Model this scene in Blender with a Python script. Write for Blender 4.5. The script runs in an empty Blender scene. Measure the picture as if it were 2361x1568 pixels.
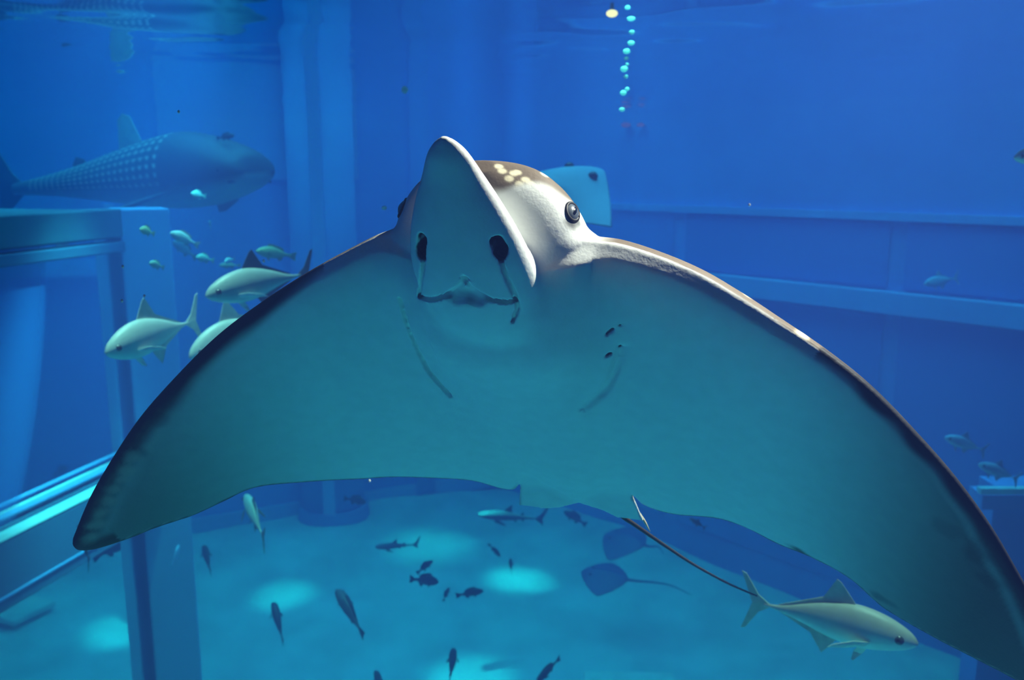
import bpy, bmesh, math, random
import numpy as np
from mathutils import Vector, Matrix

# ------------------------------------------------------------------ camera
sc = bpy.context.scene
COL = sc.collection
FPX, CX, CY = 2045.0, 1180.5, 784.0
PITCH = math.radians(10.6)
CAMZ, SURFZ = 6.5, 7.5                      # eye level and water level above the tank floor
RIGHT = np.array([1.0, 0, 0])
UP = np.array([0, math.sin(PITCH), math.cos(PITCH)])
FWD = np.array([0, math.cos(PITCH), -math.sin(PITCH)])
CAM = np.array([0, 0, CAMZ])
cd = bpy.data.cameras.new('camera')
cam = bpy.data.objects.new('camera', cd)
COL.objects.link(cam)
cd.sensor_width = 36.0
cd.lens = FPX / 2361 * 36
cd.clip_start = 0.02
cam.location = CAM
cam.rotation_euler = (math.pi / 2 - PITCH, 0, 0)
cd.dof.use_dof = True
cd.dof.focus_distance = 1.30
cd.dof.aperture_fstop = 6.3
sc.camera = cam

# ------------------------------------------------------------------ water body (scattering and absorbing)
world = bpy.data.worlds.new('tank_water')
sc.world = world
world.use_nodes = True
nt = world.node_tree
nt.nodes.clear()
out = nt.nodes.new('ShaderNodeOutputWorld')
bg = nt.nodes.new('ShaderNodeBackground')
bg.inputs[0].default_value = (0, 0, 0, 1)
vs = nt.nodes.new('ShaderNodeVolumeScatter')
vs.inputs['Color'].default_value = (0.12, 0.24, 1.0, 1)
vs.inputs['Density'].default_value = 0.086
va = nt.nodes.new('ShaderNodeVolumeAbsorption')
va.inputs['Color'].default_value = (0.0, 0.78, 0.94, 1)
va.inputs['Density'].default_value = 0.23
ad = nt.nodes.new('ShaderNodeAddShader')
nt.links.new(vs.outputs[0], ad.inputs[0])
nt.links.new(va.outputs[0], ad.inputs[1])
nt.links.new(ad.outputs[0], out.inputs['Volume'])
nt.links.new(bg.outputs[0], out.inputs['Surface'])

# ------------------------------------------------------------------ lights above the water
def area(name, loc, size, power, color, spread=100, target=None):
    l = bpy.data.lights.new(name, 'AREA')
    l.shape = 'RECTANGLE'
    l.size, l.size_y = size
    l.energy = power
    l.color = color
    l.spread = math.radians(spread)
    o = bpy.data.objects.new(name, l)
    COL.objects.link(o)
    o.location = loc
    if target is not None:
        o.rotation_euler = (Vector(target) - Vector(loc)).to_track_quat('-Z', 'Y').to_euler()
    return o

def spot(name, loc, target, power, color, angle, blend=0.6, radius=0.1):
    l = bpy.data.lights.new(name, 'SPOT')
    l.energy = power
    l.color = color
    l.spot_size = math.radians(angle)
    l.spot_blend = blend
    l.shadow_soft_size = radius
    o = bpy.data.objects.new(name, l)
    COL.objects.link(o)
    o.location = loc
    o.rotation_euler = (Vector(target) - Vector(loc)).to_track_quat('-Z', 'Y').to_euler()
    return o

area('roof_light', (-1.5, 14, 10.5), (19, 15), 4450, (0.28, 0.46, 1.0), 120)
for x in (-6.5, 6.5):
    spot('belly_fill', (x, 0.5, 10.3), (x * .03, 1.0, 0.0), 34000, (1.0, 0.68, 0.94), 32, 0.9, 0.3)  # added unseen floods; their bounce off the sand fills the belly
spot('deck_lamp', (2.40, 2.10, 9.3), (0.25, 1.40, 6.42), 6600, (1.0, 0.45, 0.43), 30, 0.45, 0.05)
spot('fish_fill', (-2.2, 4.4, 9.6), (-1.9, 4.9, 5.6), 3300, (1.0, 0.66, 0.66), 34, 0.9, 0.1)  # added spot to brighten the jacks on the left
spot('fish_fill', (-2.6, 6.6, 9.9), (-2.7, 6.9, 6.4), 2200, (0.9, 0.80, 0.75), 34, 0.9, 0.1)  # added spot to brighten the hazy fish
spot('fish_fill', (1.6, 3.1, 9.5), (1.2, 3.1, 4.8), 1800, (1.0, 0.66, 0.62), 22, 0.9, 0.1)  # added spot to brighten the jack below the right wing
spot('beam_fill', (-1.7, 7.7, 10.0), (-4.05, 7.6, 3.9), 6800, (0.35, 0.66, 1.0), 19, 0.9, 0.1)  # added unseen spot that brightens the gallery's lower beam
spot('bubble_fill', (0.60, 4.70, 9.9), (0.60, 4.80, 6.9), 3600, (0.5, 1.0, 0.95), 14, 0.9, 0.05)  # added narrow spot that makes the bubble string shine
for x, y, power, ang in ((0.14, 13.6, 22000, 8), (-3.61, 13.06, 14000, 7), (-0.55, 10.72, 16000, 8), (-1.5, 15.0, 8000, 12)):
    spot('pool_lamp', (x, y, 10.2), (x, y, 0.0), power, (0.30, 0.60, 1.0), ang, 1.0, 0.15)

sc.view_settings.view_transform = 'Standard'
sc.view_settings.look = 'None'
sc.view_settings.gamma = 1.0
sc.view_settings.use_curve_mapping = False
sc.view_settings.exposure = 0.0
sc.cycles.volume_bounces = 0
sc.cycles.max_bounces = 3
sc.cycles.diffuse_bounces = 2
sc.cycles.glossy_bounces = 2
sc.cycles.transparent_max_bounces = 4
sc.cycles.caustics_reflective = False
sc.cycles.caustics_refractive = False

# ------------------------------------------------------------------ helpers
def W(px, py, d):
    """point of the place that lies d metres deep behind pixel (px, py)"""
    return CAM + d * (FWD + (px - CX) / FPX * RIGHT + (CY - py) / FPX * UP)

def ray_dir(px, py):
    return FWD + (px - CX) / FPX * RIGHT + (CY - py) / FPX * UP

def on_z(px, py, z):
    r = ray_dir(px, py)
    return CAM + r * ((z - CAMZ) / r[2])

def on_plane(px, py, p0, n):
    r = ray_dir(px, py)
    return CAM + r * (np.dot(np.asarray(p0) - CAM, n) / np.dot(r, n))

def tag(o, label=None, cat=None, group=None, kind=None):
    if label: o['label'] = label
    if cat: o['category'] = cat
    if group: o['group'] = group
    if kind: o['kind'] = kind
    return o

def mesh_obj(name, verts, faces, mat=None, parent=None, smooth=False):
    me = bpy.data.meshes.new(name)
    me.from_pydata([tuple(map(float, v)) for v in verts], [], [tuple(map(int, f)) for f in faces])
    me.update()
    if smooth:
        me.polygons.foreach_set('use_smooth', [True] * len(me.polygons))
    o = bpy.data.objects.new(name, me)
    COL.objects.link(o)
    if mat: me.materials.append(mat)
    if parent: o.parent = parent
    return o

def bm_obj(name, bm, mat=None, parent=None, smooth=False):
    me = bpy.data.meshes.new(name)
    bmesh.ops.recalc_face_normals(bm, faces=bm.faces)
    bm.to_mesh(me)
    bm.free()
    if smooth:
        me.polygons.foreach_set('use_smooth', [True] * len(me.polygons))
    o = bpy.data.objects.new(name, me)
    COL.objects.link(o)
    if mat: me.materials.append(mat)
    if parent: o.parent = parent
    return o

def empty(name, loc=(0, 0, 0), mat3=None):
    o = bpy.data.objects.new(name, None)
    COL.objects.link(o)
    o.empty_display_size = 0.05
    m = Matrix.Identity(4)
    if mat3 is not None:
        m = Matrix([list(mat3[0]), list(mat3[1]), list(mat3[2])]).transposed().to_4x4()
    m.translation = Vector(loc)
    o.matrix_world = m
    return o

def new_mat(name):
    m = bpy.data.materials.new(name)
    m.use_nodes = True
    t = m.node_tree
    b = t.nodes['Principled BSDF']
    return m, t, b

def paint(name, col, rough=0.6, spec=0.25, var=0.12, scale=4.0, bump=0.0):
    """matt coloured surface with a little procedural variation"""
    m, t, b = new_mat(name)
    b.inputs['Roughness'].default_value = rough
    b.inputs['Specular IOR Level'].default_value = spec
    tc = t.nodes.new('ShaderNodeTexCoord')
    n = t.nodes.new('ShaderNodeTexNoise')
    n.inputs['Scale'].default_value = scale
    n.inputs['Detail'].default_value = 5
    t.links.new(tc.outputs['Object'], n.inputs['Vector'])
    r = t.nodes.new('ShaderNodeValToRGB')
    r.color_ramp.elements[0].position = 0.3
    r.color_ramp.elements[1].position = 0.7
    r.color_ramp.elements[0].color = tuple(c * (1 - var) for c in col) + (1,)
    r.color_ramp.elements[1].color = tuple(min(1, c * (1 + var)) for c in col) + (1,)
    t.links.new(n.outputs['Fac'], r.inputs[0])
    t.links.new(r.outputs[0], b.inputs['Base Color'])
    if bump:
        bp = t.nodes.new('ShaderNodeBump')
        bp.inputs['Strength'].default_value = bump
        bp.inputs['Distance'].default_value = 0.01
        n2 = t.nodes.new('ShaderNodeTexNoise')
        n2.inputs['Scale'].default_value = scale * 8
        t.links.new(tc.outputs['Object'], n2.inputs['Vector'])
        t.links.new(n2.outputs['Fac'], bp.inputs['Height'])
        t.links.new(bp.outputs[0], b.inputs['Normal'])
    return m

def pigment_mat(name, rough=0.55, spec=0.2, bump=0.0, bscale=120.0):
    """skin whose colour comes from the 'pigment' attribute of the mesh"""
    m, t, b = new_mat(name)
    b.inputs['Roughness'].default_value = rough
    b.inputs['Specular IOR Level'].default_value = spec
    a = t.nodes.new('ShaderNodeAttribute')
    a.attribute_name = 'pigment'
    tc = t.nodes.new('ShaderNodeTexCoord')
    n = t.nodes.new('ShaderNodeTexNoise')
    n.inputs['Scale'].default_value = 40
    n.inputs['Detail'].default_value = 4
    t.links.new(tc.outputs['Object'], n.inputs['Vector'])
    r = t.nodes.new('ShaderNodeMapRange')
    r.inputs['From Min'].default_value = 0.3
    r.inputs['From Max'].default_value = 0.7
    r.inputs['To Min'].default_value = 0.96
    r.inputs['To Max'].default_value = 1.03
    t.links.new(n.outputs['Fac'], r.inputs[0])
    mx = t.nodes.new('ShaderNodeMix')
    mx.data_type = 'RGBA'
    mx.blend_type = 'MULTIPLY'
    mx.inputs['Factor'].default_value = 1.0
    t.links.new(a.outputs['Color'], mx.inputs['A'])
    t.links.new(r.outputs[0], mx.inputs['B'])
    t.links.new(mx.outputs['Result'], b.inputs['Base Color'])
    if bump:
        bp = t.nodes.new('ShaderNodeBump')
        bp.inputs['Strength'].default_value = bump
        bp.inputs['Distance'].default_value = 0.002
        n2 = t.nodes.new('ShaderNodeTexNoise')
        n2.inputs['Scale'].default_value = bscale
        n2.inputs['Detail'].default_value = 3
        t.links.new(tc.outputs['Object'], n2.inputs['Vector'])
        t.links.new(n2.outputs['Fac'], bp.inputs['Height'])
        t.links.new(bp.outputs[0], b.inputs['Normal'])
    return m

def set_pigment(me, cols):
    at = me.color_attributes.new('pigment', 'FLOAT_COLOR', 'POINT')
    c = np.ones((len(cols), 4), np.float32)
    c[:, :3] = cols
    at.data.foreach_set('color', c.ravel())

def water_mirror(name, under, tint=(0.95, 0.97, 1.0), clear=True):
    """water/air boundary seen from the water: total reflection at a slant, see-through when steep"""
    m = bpy.data.materials.new(name)
    m.use_nodes = True
    t = m.node_tree
    t.nodes.clear()
    o = t.nodes.new('ShaderNodeOutputMaterial')
    g = t.nodes.new('ShaderNodeBsdfGlossy')
    g.inputs['Roughness'].default_value = 0.04
    g.inputs['Color'].default_value = tint + (1,)
    if clear:
        d = t.nodes.new('ShaderNodeBsdfTransparent')
    else:
        d = t.nodes.new('ShaderNodeBsdfDiffuse')
    d.inputs['Color'].default_value = under + (1,)
    f = t.nodes.new('ShaderNodeFresnel')
    f.inputs['IOR'].default_value = 0.752
    mx = t.nodes.new('ShaderNodeMixShader')
    t.links.new(f.outputs[0], mx.inputs[0])
    t.links.new(d.outputs[0], mx.inputs[1])
    t.links.new(g.outputs[0], mx.inputs[2])
    t.links.new(mx.outputs[0], o.inputs['Surface'])
    return m

def smoothstep(a, b, x):
    t = np.clip((x - a) / (b - a), 0, 1)
    return t * t * (3 - 2 * t)

def catmull(P, n=10):
    P = np.asarray(P, float)
    Q = np.vstack([2 * P[0] - P[1], P, 2 * P[-1] - P[-2]])
    o = []
    for i in range(1, len(Q) - 2):
        p0, p1, p2, p3 = Q[i - 1], Q[i], Q[i + 1], Q[i + 2]
        for t in np.arange(n) / n:
            o.append(0.5 * (2 * p1 + (p2 - p0) * t + (2 * p0 - 5 * p1 + 4 * p2 - p3) * t ** 2
                            + (3 * p1 - p0 - 3 * p2 + p3) * t ** 3))
    o.append(P[-1])
    return np.array(o)

def tube(name, pts, radii, mat, parent=None, seg=10):
    pts = np.asarray(pts, float)
    V, Fc = [], []
    prev = np.array([0, 0, 1.0])
    for i, p in enumerate(pts):
        d = pts[min(i + 1, len(pts) - 1)] - pts[max(i - 1, 0)]
        d /= np.linalg.norm(d)
        a = prev - d * np.dot(prev, d)
        if np.linalg.norm(a) < 1e-4:
            a = np.cross(d, [1, 0, 0])
        a /= np.linalg.norm(a)
        b = np.cross(d, a)
        prev = a
        for k in range(seg):
            an = 2 * math.pi * k / seg
            V.append(p + radii[i] * (math.cos(an) * a + math.sin(an) * b))
    for i in range(len(pts) - 1):
        for k in range(seg):
            Fc.append((i * seg + k, i * seg + (k + 1) % seg, (i + 1) * seg + (k + 1) % seg, (i + 1) * seg + k))
    Fc.append(tuple(range(seg))[::-1])
    Fc.append(tuple((len(pts) - 1) * seg + k for k in range(seg)))
    return mesh_obj(name, V, Fc, mat, parent, True)

# ------------------------------------------------------------------ the tank
M_SAND = paint('sand', (0.70, 0.77, 0.84), 0.9, 0.1, 0.18, 0.9, 0.4)
M_WALL = paint('blue_wall_paint', (0.15, 0.40, 0.88), 0.7, 0.2, 0.15, 0.5)
M_PALE = paint('pale_wall_paint', (0.34, 0.54, 0.88), 0.7, 0.2, 0.08, 0.6)
M_COLM = paint('column_paint', (0.15, 0.35, 0.70), 0.6, 0.2, 0.10, 0.8)
M_PIER = paint('pier_paint', (0.30, 0.60, 0.98), 0.6, 0.2, 0.08, 0.8)
M_BEAM = paint('beam_paint', (0.62, 0.74, 0.78), 0.55, 0.3, 0.10, 1.5)
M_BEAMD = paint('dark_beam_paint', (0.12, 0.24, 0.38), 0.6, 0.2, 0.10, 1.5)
M_PANE = water_mirror('acrylic_pane', (0.09, 0.30, 0.76), clear=False)  # glow of the lit gallery beyond put into the blue base colour
M_ROOF = paint('gallery_roof_paint', (0.12, 0.24, 0.30), 0.7, 0.2, 0.2, 1.2)
M_LEDGE = paint('right_ledge_paint', (0.24, 0.50, 0.94), 0.7, 0.2, 0.1, 1.0)
M_LIT_TOP = paint('lit_top_white', (0.90, 0.93, 0.93), 0.5, 0.3, 0.03, 1.5)  # near white, so the beam top looks strongly lit
M_SURF = water_mirror('water_surface', (1.0, 1.0, 1.0), clear=True)

def prism(name, pts2, z0, z1, mat, parent=None):
    """upright prism over a plan polygon"""
    n = len(pts2)
    V = [(p[0], p[1], z0) for p in pts2] + [(p[0], p[1], z1) for p in pts2]
    bm = bmesh.new()
    vs_ = [bm.verts.new(v) for v in V]
    bm.faces.new(vs_[:n][::-1]); bm.faces.new(vs_[n:])
    for i in range(n):
        bm.faces.new((vs_[i], vs_[(i + 1) % n], vs_[n + (i + 1) % n], vs_[n + i]))
    bmesh.ops.recalc_face_normals(bm, faces=bm.faces)
    return bm_obj(name, bm, mat, parent)

def strip(a, d, n, l0, l1, o0, o1):
    """plan rectangle along a wall: from l0 to l1 along d, between offsets o0 and o1 along n"""
    return [a + d * l0 + n * o0, a + d * l1 + n * o0, a + d * l1 + n * o1, a + d * l0 + n * o1]

def bevel(o, w):
    m = o.modifiers.new('bevel', 'BEVEL'); m.width = w; m.segments = 2; m.limit_method = 'ANGLE'
    return o

# floor: raked sand with gentle mounds
def build_floor():
    nx, ny = 130, 130
    xs = np.linspace(-15, 15, nx); ys = np.linspace(-4, 24, ny)
    X, Y = np.meshgrid(xs, ys, indexing='ij')
    rng = np.random.default_rng(1)
    Z = np.zeros_like(X)
    for k in range(18):
        w = rng.normal(size=2) * 1.3
        Z += np.sin(X * w[0] + Y * w[1] + rng.random() * 6.3) * 0.018
    V = np.stack([X.ravel(), Y.ravel(), Z.ravel() - .05], 1)
    i, j = np.meshgrid(np.arange(nx - 1), np.arange(ny - 1), indexing='ij')
    a = (i * ny + j).ravel()
    Fc = np.stack([a, a + ny, a + ny + 1, a + 1], 1)
    return tag(mesh_obj('floor', V, Fc, M_SAND, None, True), 'pale sandy tank floor lit by pools of light', kind='structure')
build_floor()

# rippled water surface
def build_surface():
    xs = np.arange(-13, 13.01, 0.075); ys = np.arange(-2.5, 21.01, 0.06)
    X, Y = np.meshgrid(xs, ys, indexing='ij')
    rng = np.random.default_rng(7)
    Z = np.zeros_like(X)
    for k in range(26):
        lam = rng.uniform(0.35, 2.2); an = rng.uniform(0, math.pi)
        Z += np.sin(2 * math.pi / lam * (X * math.cos(an) + Y * math.sin(an)) + rng.random() * 6.3) * lam * 0.0009
    nx, ny = X.shape
    V = np.stack([X.ravel(), Y.ravel(), SURFZ + Z.ravel()], 1)
    i, j = np.meshgrid(np.arange(nx - 1), np.arange(ny - 1), indexing='ij')
    a = (i * ny + j).ravel()
    Fc = np.stack([a, a + 1, a + ny + 1, a + ny], 1)          # faces look down into the water
    return tag(mesh_obj('ceiling', V, Fc, M_SURF, None, True), 'rippled underside of the water surface mirroring the tank', kind='structure')
build_surface()

# plan of the walls
A2, B2 = on_z(391, 1229, 0)[:2], on_z(1091, 1116, 0)[:2]
D2 = (B2 - A2) / np.linalg.norm(B2 - A2); N2 = np.array([D2[1], -D2[0]])            # N2 looks into the tank
A3, B3 = on_z(1400, 1200, 0)[:2], on_z(2361, 1577, 0)[:2]
D3 = (B3 - A3) / np.linalg.norm(B3 - A3); N3 = np.array([D3[1], -D3[0]])
s_ = np.linalg.solve(np.stack([D2, -D3], 1), A3 - A2)
COR = A2 + D2 * s_[0]
TOP = SURFZ + 0.6
# back-left wall
L2 = s_[0]
w = prism('wall_back', strip(A2, D2, N2, -7.5, L2 + .3, -.4, 0), -.3, TOP, M_WALL); tag(w, 'hazy blue back wall on the left behind the round column', kind='structure')
def w2_l(px, py=330):
    p = on_plane(px, py, (A2[0], A2[1], 0), np.array([N2[0], N2[1], 0]))
    return float(np.dot(p[:2] - A2, D2)), float(p[2])
z415 = w2_l(600, 415)[1]
la, lb = w2_l(365)[0], w2_l(822)[0]
p = prism('trim_1', strip(A2, D2, N2, la, lb, .0, .05), z415, TOP, M_PALE); tag(p, 'pale blue wall panel just under the waterline beyond the whale shark', kind='structure')
for k, (xa, xb, za, zb, m) in enumerate([(225, 250, 0, 6.0, M_PALE), (940, 985, 0, TOP, M_COLM)]):
    t = prism('trim_%d' % (k + 2), strip(A2, D2, N2, w2_l(xa)[0], w2_l(xb)[0], 0, .12), za, zb, m)
    tag(t, ['narrow pale upright on the back wall left of the pier', 'blue upright on the back wall beside the ray\'s snout'][k], kind='structure')
t = prism('baseboard_back', strip(A2, D2, N2, -7.0, L2, 0, .10), -.1, .22, M_PALE); tag(t, 'pale ledge where the back wall meets the sand', kind='structure')
# right wall: window bays between ledges
w = prism('wall_right', strip(COR, D3, -N3 if np.dot(N3, -COR) < 0 else N3, -.4, 14.0, -.4, 0), -.3, TOP, M_WALL)
N3 = -N3 if np.dot(N3, -COR) < 0 else N3
tag(w, 'deep blue wall along the right side of the tank', kind='structure')
def w3_z(px, py):
    q = on_plane(px, py, (COR[0], COR[1], 0), np.array([N3[0], N3[1], 0]))
    return float(q[2]), float(np.dot(q[:2] - COR, D3))
za, _ = w3_z(2000, 665); zb, _ = w3_z(2000, 712); zc, lc = w3_z(1700, 478); zd, _ = w3_z(1700, 494)
for k, (z0, z1, o, l0, l1, m, lab) in enumerate([(zb, za, .25, 1.5, 14, M_LEDGE, 'wide pale ledge running along the right wall'),
                                          (zd, zc, .10, .6, 14, M_LEDGE, 'thin upper ledge along the right wall')]):
    t = prism('trim_%d' % (k + 5), strip(COR, D3, N3, l0, l1, 0, o), z0, z1, m); tag(t, lab, kind='structure')
edges = [0.9, 4.6, 8.3, 12.0]
for k in range(3):
    for r, (z0, z1) in enumerate([(.5, zb - .05), (za + .05, zd - .04)]):
        wn = prism('window_%d' % (k * 2 + r + 1), strip(COR, D3, N3, edges[k] + .12, edges[k + 1] - .12, .0, .03), z0, z1, M_PANE)
        tag(wn, '%s acrylic window bay of the right wall, %s' % (['lower', 'upper'][r], ['next to the far corner', 'in the middle', 'nearest the right edge'][k]), kind='structure')
# far-left and rear enclosure
w = prism('wall_left', [np.array([-12.4, -3.6]), np.array([-12.0, -3.6]), np.array([-12.0, 13.0]), np.array([-12.4, 13.0])], -.3, TOP, M_WALL); tag(w, 'distant left wall of the tank behind the whale shark', kind='structure')
w = prism('wall_rear', [np.array([-12.4, -4.0]), np.array([14, -4.0]), np.array([14, -3.6]), np.array([-12.4, -3.6])], -.3, TOP, M_WALL); tag(w, 'tank wall behind the viewer', kind='structure')

# round column standing on the sand
def build_column():
    c = on_z(770, 1185, 0); rad = 0.60
    root = empty('round_column', (c[0], c[1], 0))
    bm = bmesh.new(); bmesh.ops.create_cone(bm, cap_ends=True, segments=40, radius1=rad, radius2=rad, depth=TOP + .3, matrix=Matrix.Translation((0, 0, (TOP - .3) / 2)))
    bm_obj('shaft', bm, M_COLM, root, True)
    bm = bmesh.new(); bmesh.ops.create_cone(bm, cap_ends=True, segments=40, radius1=rad * 1.16, radius2=rad * 1.1, depth=.35, matrix=Matrix.Translation((0, 0, .05)))
    bm_obj('base_collar', bm, M_COLM, root)
    # pale strip added to imitate the lit stripe up the shaft
    bm = bmesh.new(); bmesh.ops.create_cube(bm, size=1.0, matrix=Matrix.Translation((.05, -rad + .01, TOP / 2)) @ Matrix.Diagonal((.22, .10, TOP, 1)))
    bm_obj('lit_stripe', bm, M_PALE, root)
    for o in root.children:
        if o.name.startswith('shaft'):
            o.data.polygons.foreach_set('use_smooth', [len(f_.vertices) == 4 for f_ in o.data.polygons])
    tag(root, 'tall round blue column rising from the sand to the waterline', 'column', kind='structure')
build_column()

# viewing gallery that juts into the tank on the left: pier, beams and panes
PD = 9.0
P1 = W(335, 1300, PD)[:2]
an = math.radians(13.7)
D1 = np.array([math.sin(an), math.cos(an)]); N1 = np.array([D1[1], -D1[0]])        # N1 looks right, into the tank
def w1_z(px, py):
    return float(on_plane(px, py, (P1[0], P1[1], 0), np.array([N1[0], N1[1], 0]))[2])
zu1, zu0 = w1_z(130, 490), w1_z(130, 562)
zl1, zl0 = w1_z(20, 1222), w1_z(20, 1378)
pier = prism('trim_7', [P1 + D1 * .02 + N1 * .0, P1 + N1 * .36 + D1 * .30, P1 + N1 * .05 + D1 * .62, P1 - N1 * .34 + D1 * .30], -.3, zu1, M_PIER)
tag(bevel(pier, .02), 'blue square pier at the corner of the viewing gallery', kind='structure')
def gallery_bar(name, z0, z1, o0, o1, m, lab):
    return tag(bevel(prism(name, strip(P1, D1, N1, -12, .1, o0, o1), z0, z1, m), .015), lab, kind='structure')
gallery_bar('trim_8', zu0, zu1, -.30, .02, M_ROOF, 'pale roof edge beam of the gallery at upper left')
gallery_bar('trim_9', zu0 - .14, zu0 - .04, -.30, .03, M_BEAMD, 'dark rail under the gallery roof edge')
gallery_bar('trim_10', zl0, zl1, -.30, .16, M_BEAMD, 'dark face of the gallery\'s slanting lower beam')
gallery_bar('trim_11', zl1, zl1 + .03, -.02, .165, M_LIT_TOP, 'bright lit top of the gallery\'s lower beam')  # light on the beam top put into its near-white paint
gallery_bar('trim_12', zl1 + .12, zl1 + .15, -.02, .06, M_LEDGE, 'thin pale rail above the gallery\'s lower beam')
gallery_bar('trim_13', zl0 + .10, zl0 + .13, .155, .175, M_LEDGE, 'thin pale line along the gallery\'s lower beam')
gallery_bar('window_7', zl1, zu0, -.12, -.08, M_PANE, 'large upper gallery window on the left')
gallery_bar('window_8', -.3, zl0, -.12, -.08, M_PANE, 'lower gallery window reflecting the sand')
rf = prism('trim_14', strip(P1, D1, N1, -12, .3, -7.5, -.05), zu1 - .10, zu1 - .02, M_ROOF); tag(rf, 'flat roof of the viewing gallery', kind='structure')
# ledge with rails at the right edge of the view
q0, q1 = W(2262, 1130, 8.0), W(2800, 1130, 8.0)
t = prism('trim_15', [q0[:2], q1[:2], q1[:2] + np.array([0, .07]), q0[:2] + np.array([0, .07])], W(2300, 1141, 8.0)[2], W(2300, 1127, 8.0)[2], M_BEAM); tag(t, 'bright horizontal rail at the far right beyond the wing', kind='structure')
t = prism('trim_16', [q0[:2] + np.array([.05, .05]), q1[:2] + np.array([0, .05]), q1[:2] + np.array([0, .3]), q0[:2] + np.array([.05, .3])], W(2300, 1184, 8.0)[2], W(2300, 1148, 8.0)[2], M_COLM); tag(t, 'blue band under the rail at the far right', kind='structure')
t = prism('trim_17', [q0[:2] + np.array([.3, .3]), q1[:2] + np.array([0, .3]), q1[:2] + np.array([0, .6]), q0[:2] + np.array([.3, .6])], -.3, W(2300, 1150, 8.0)[2], M_WALL); tag(t, 'blue wall under the rail at the far right', kind='structure')
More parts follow.
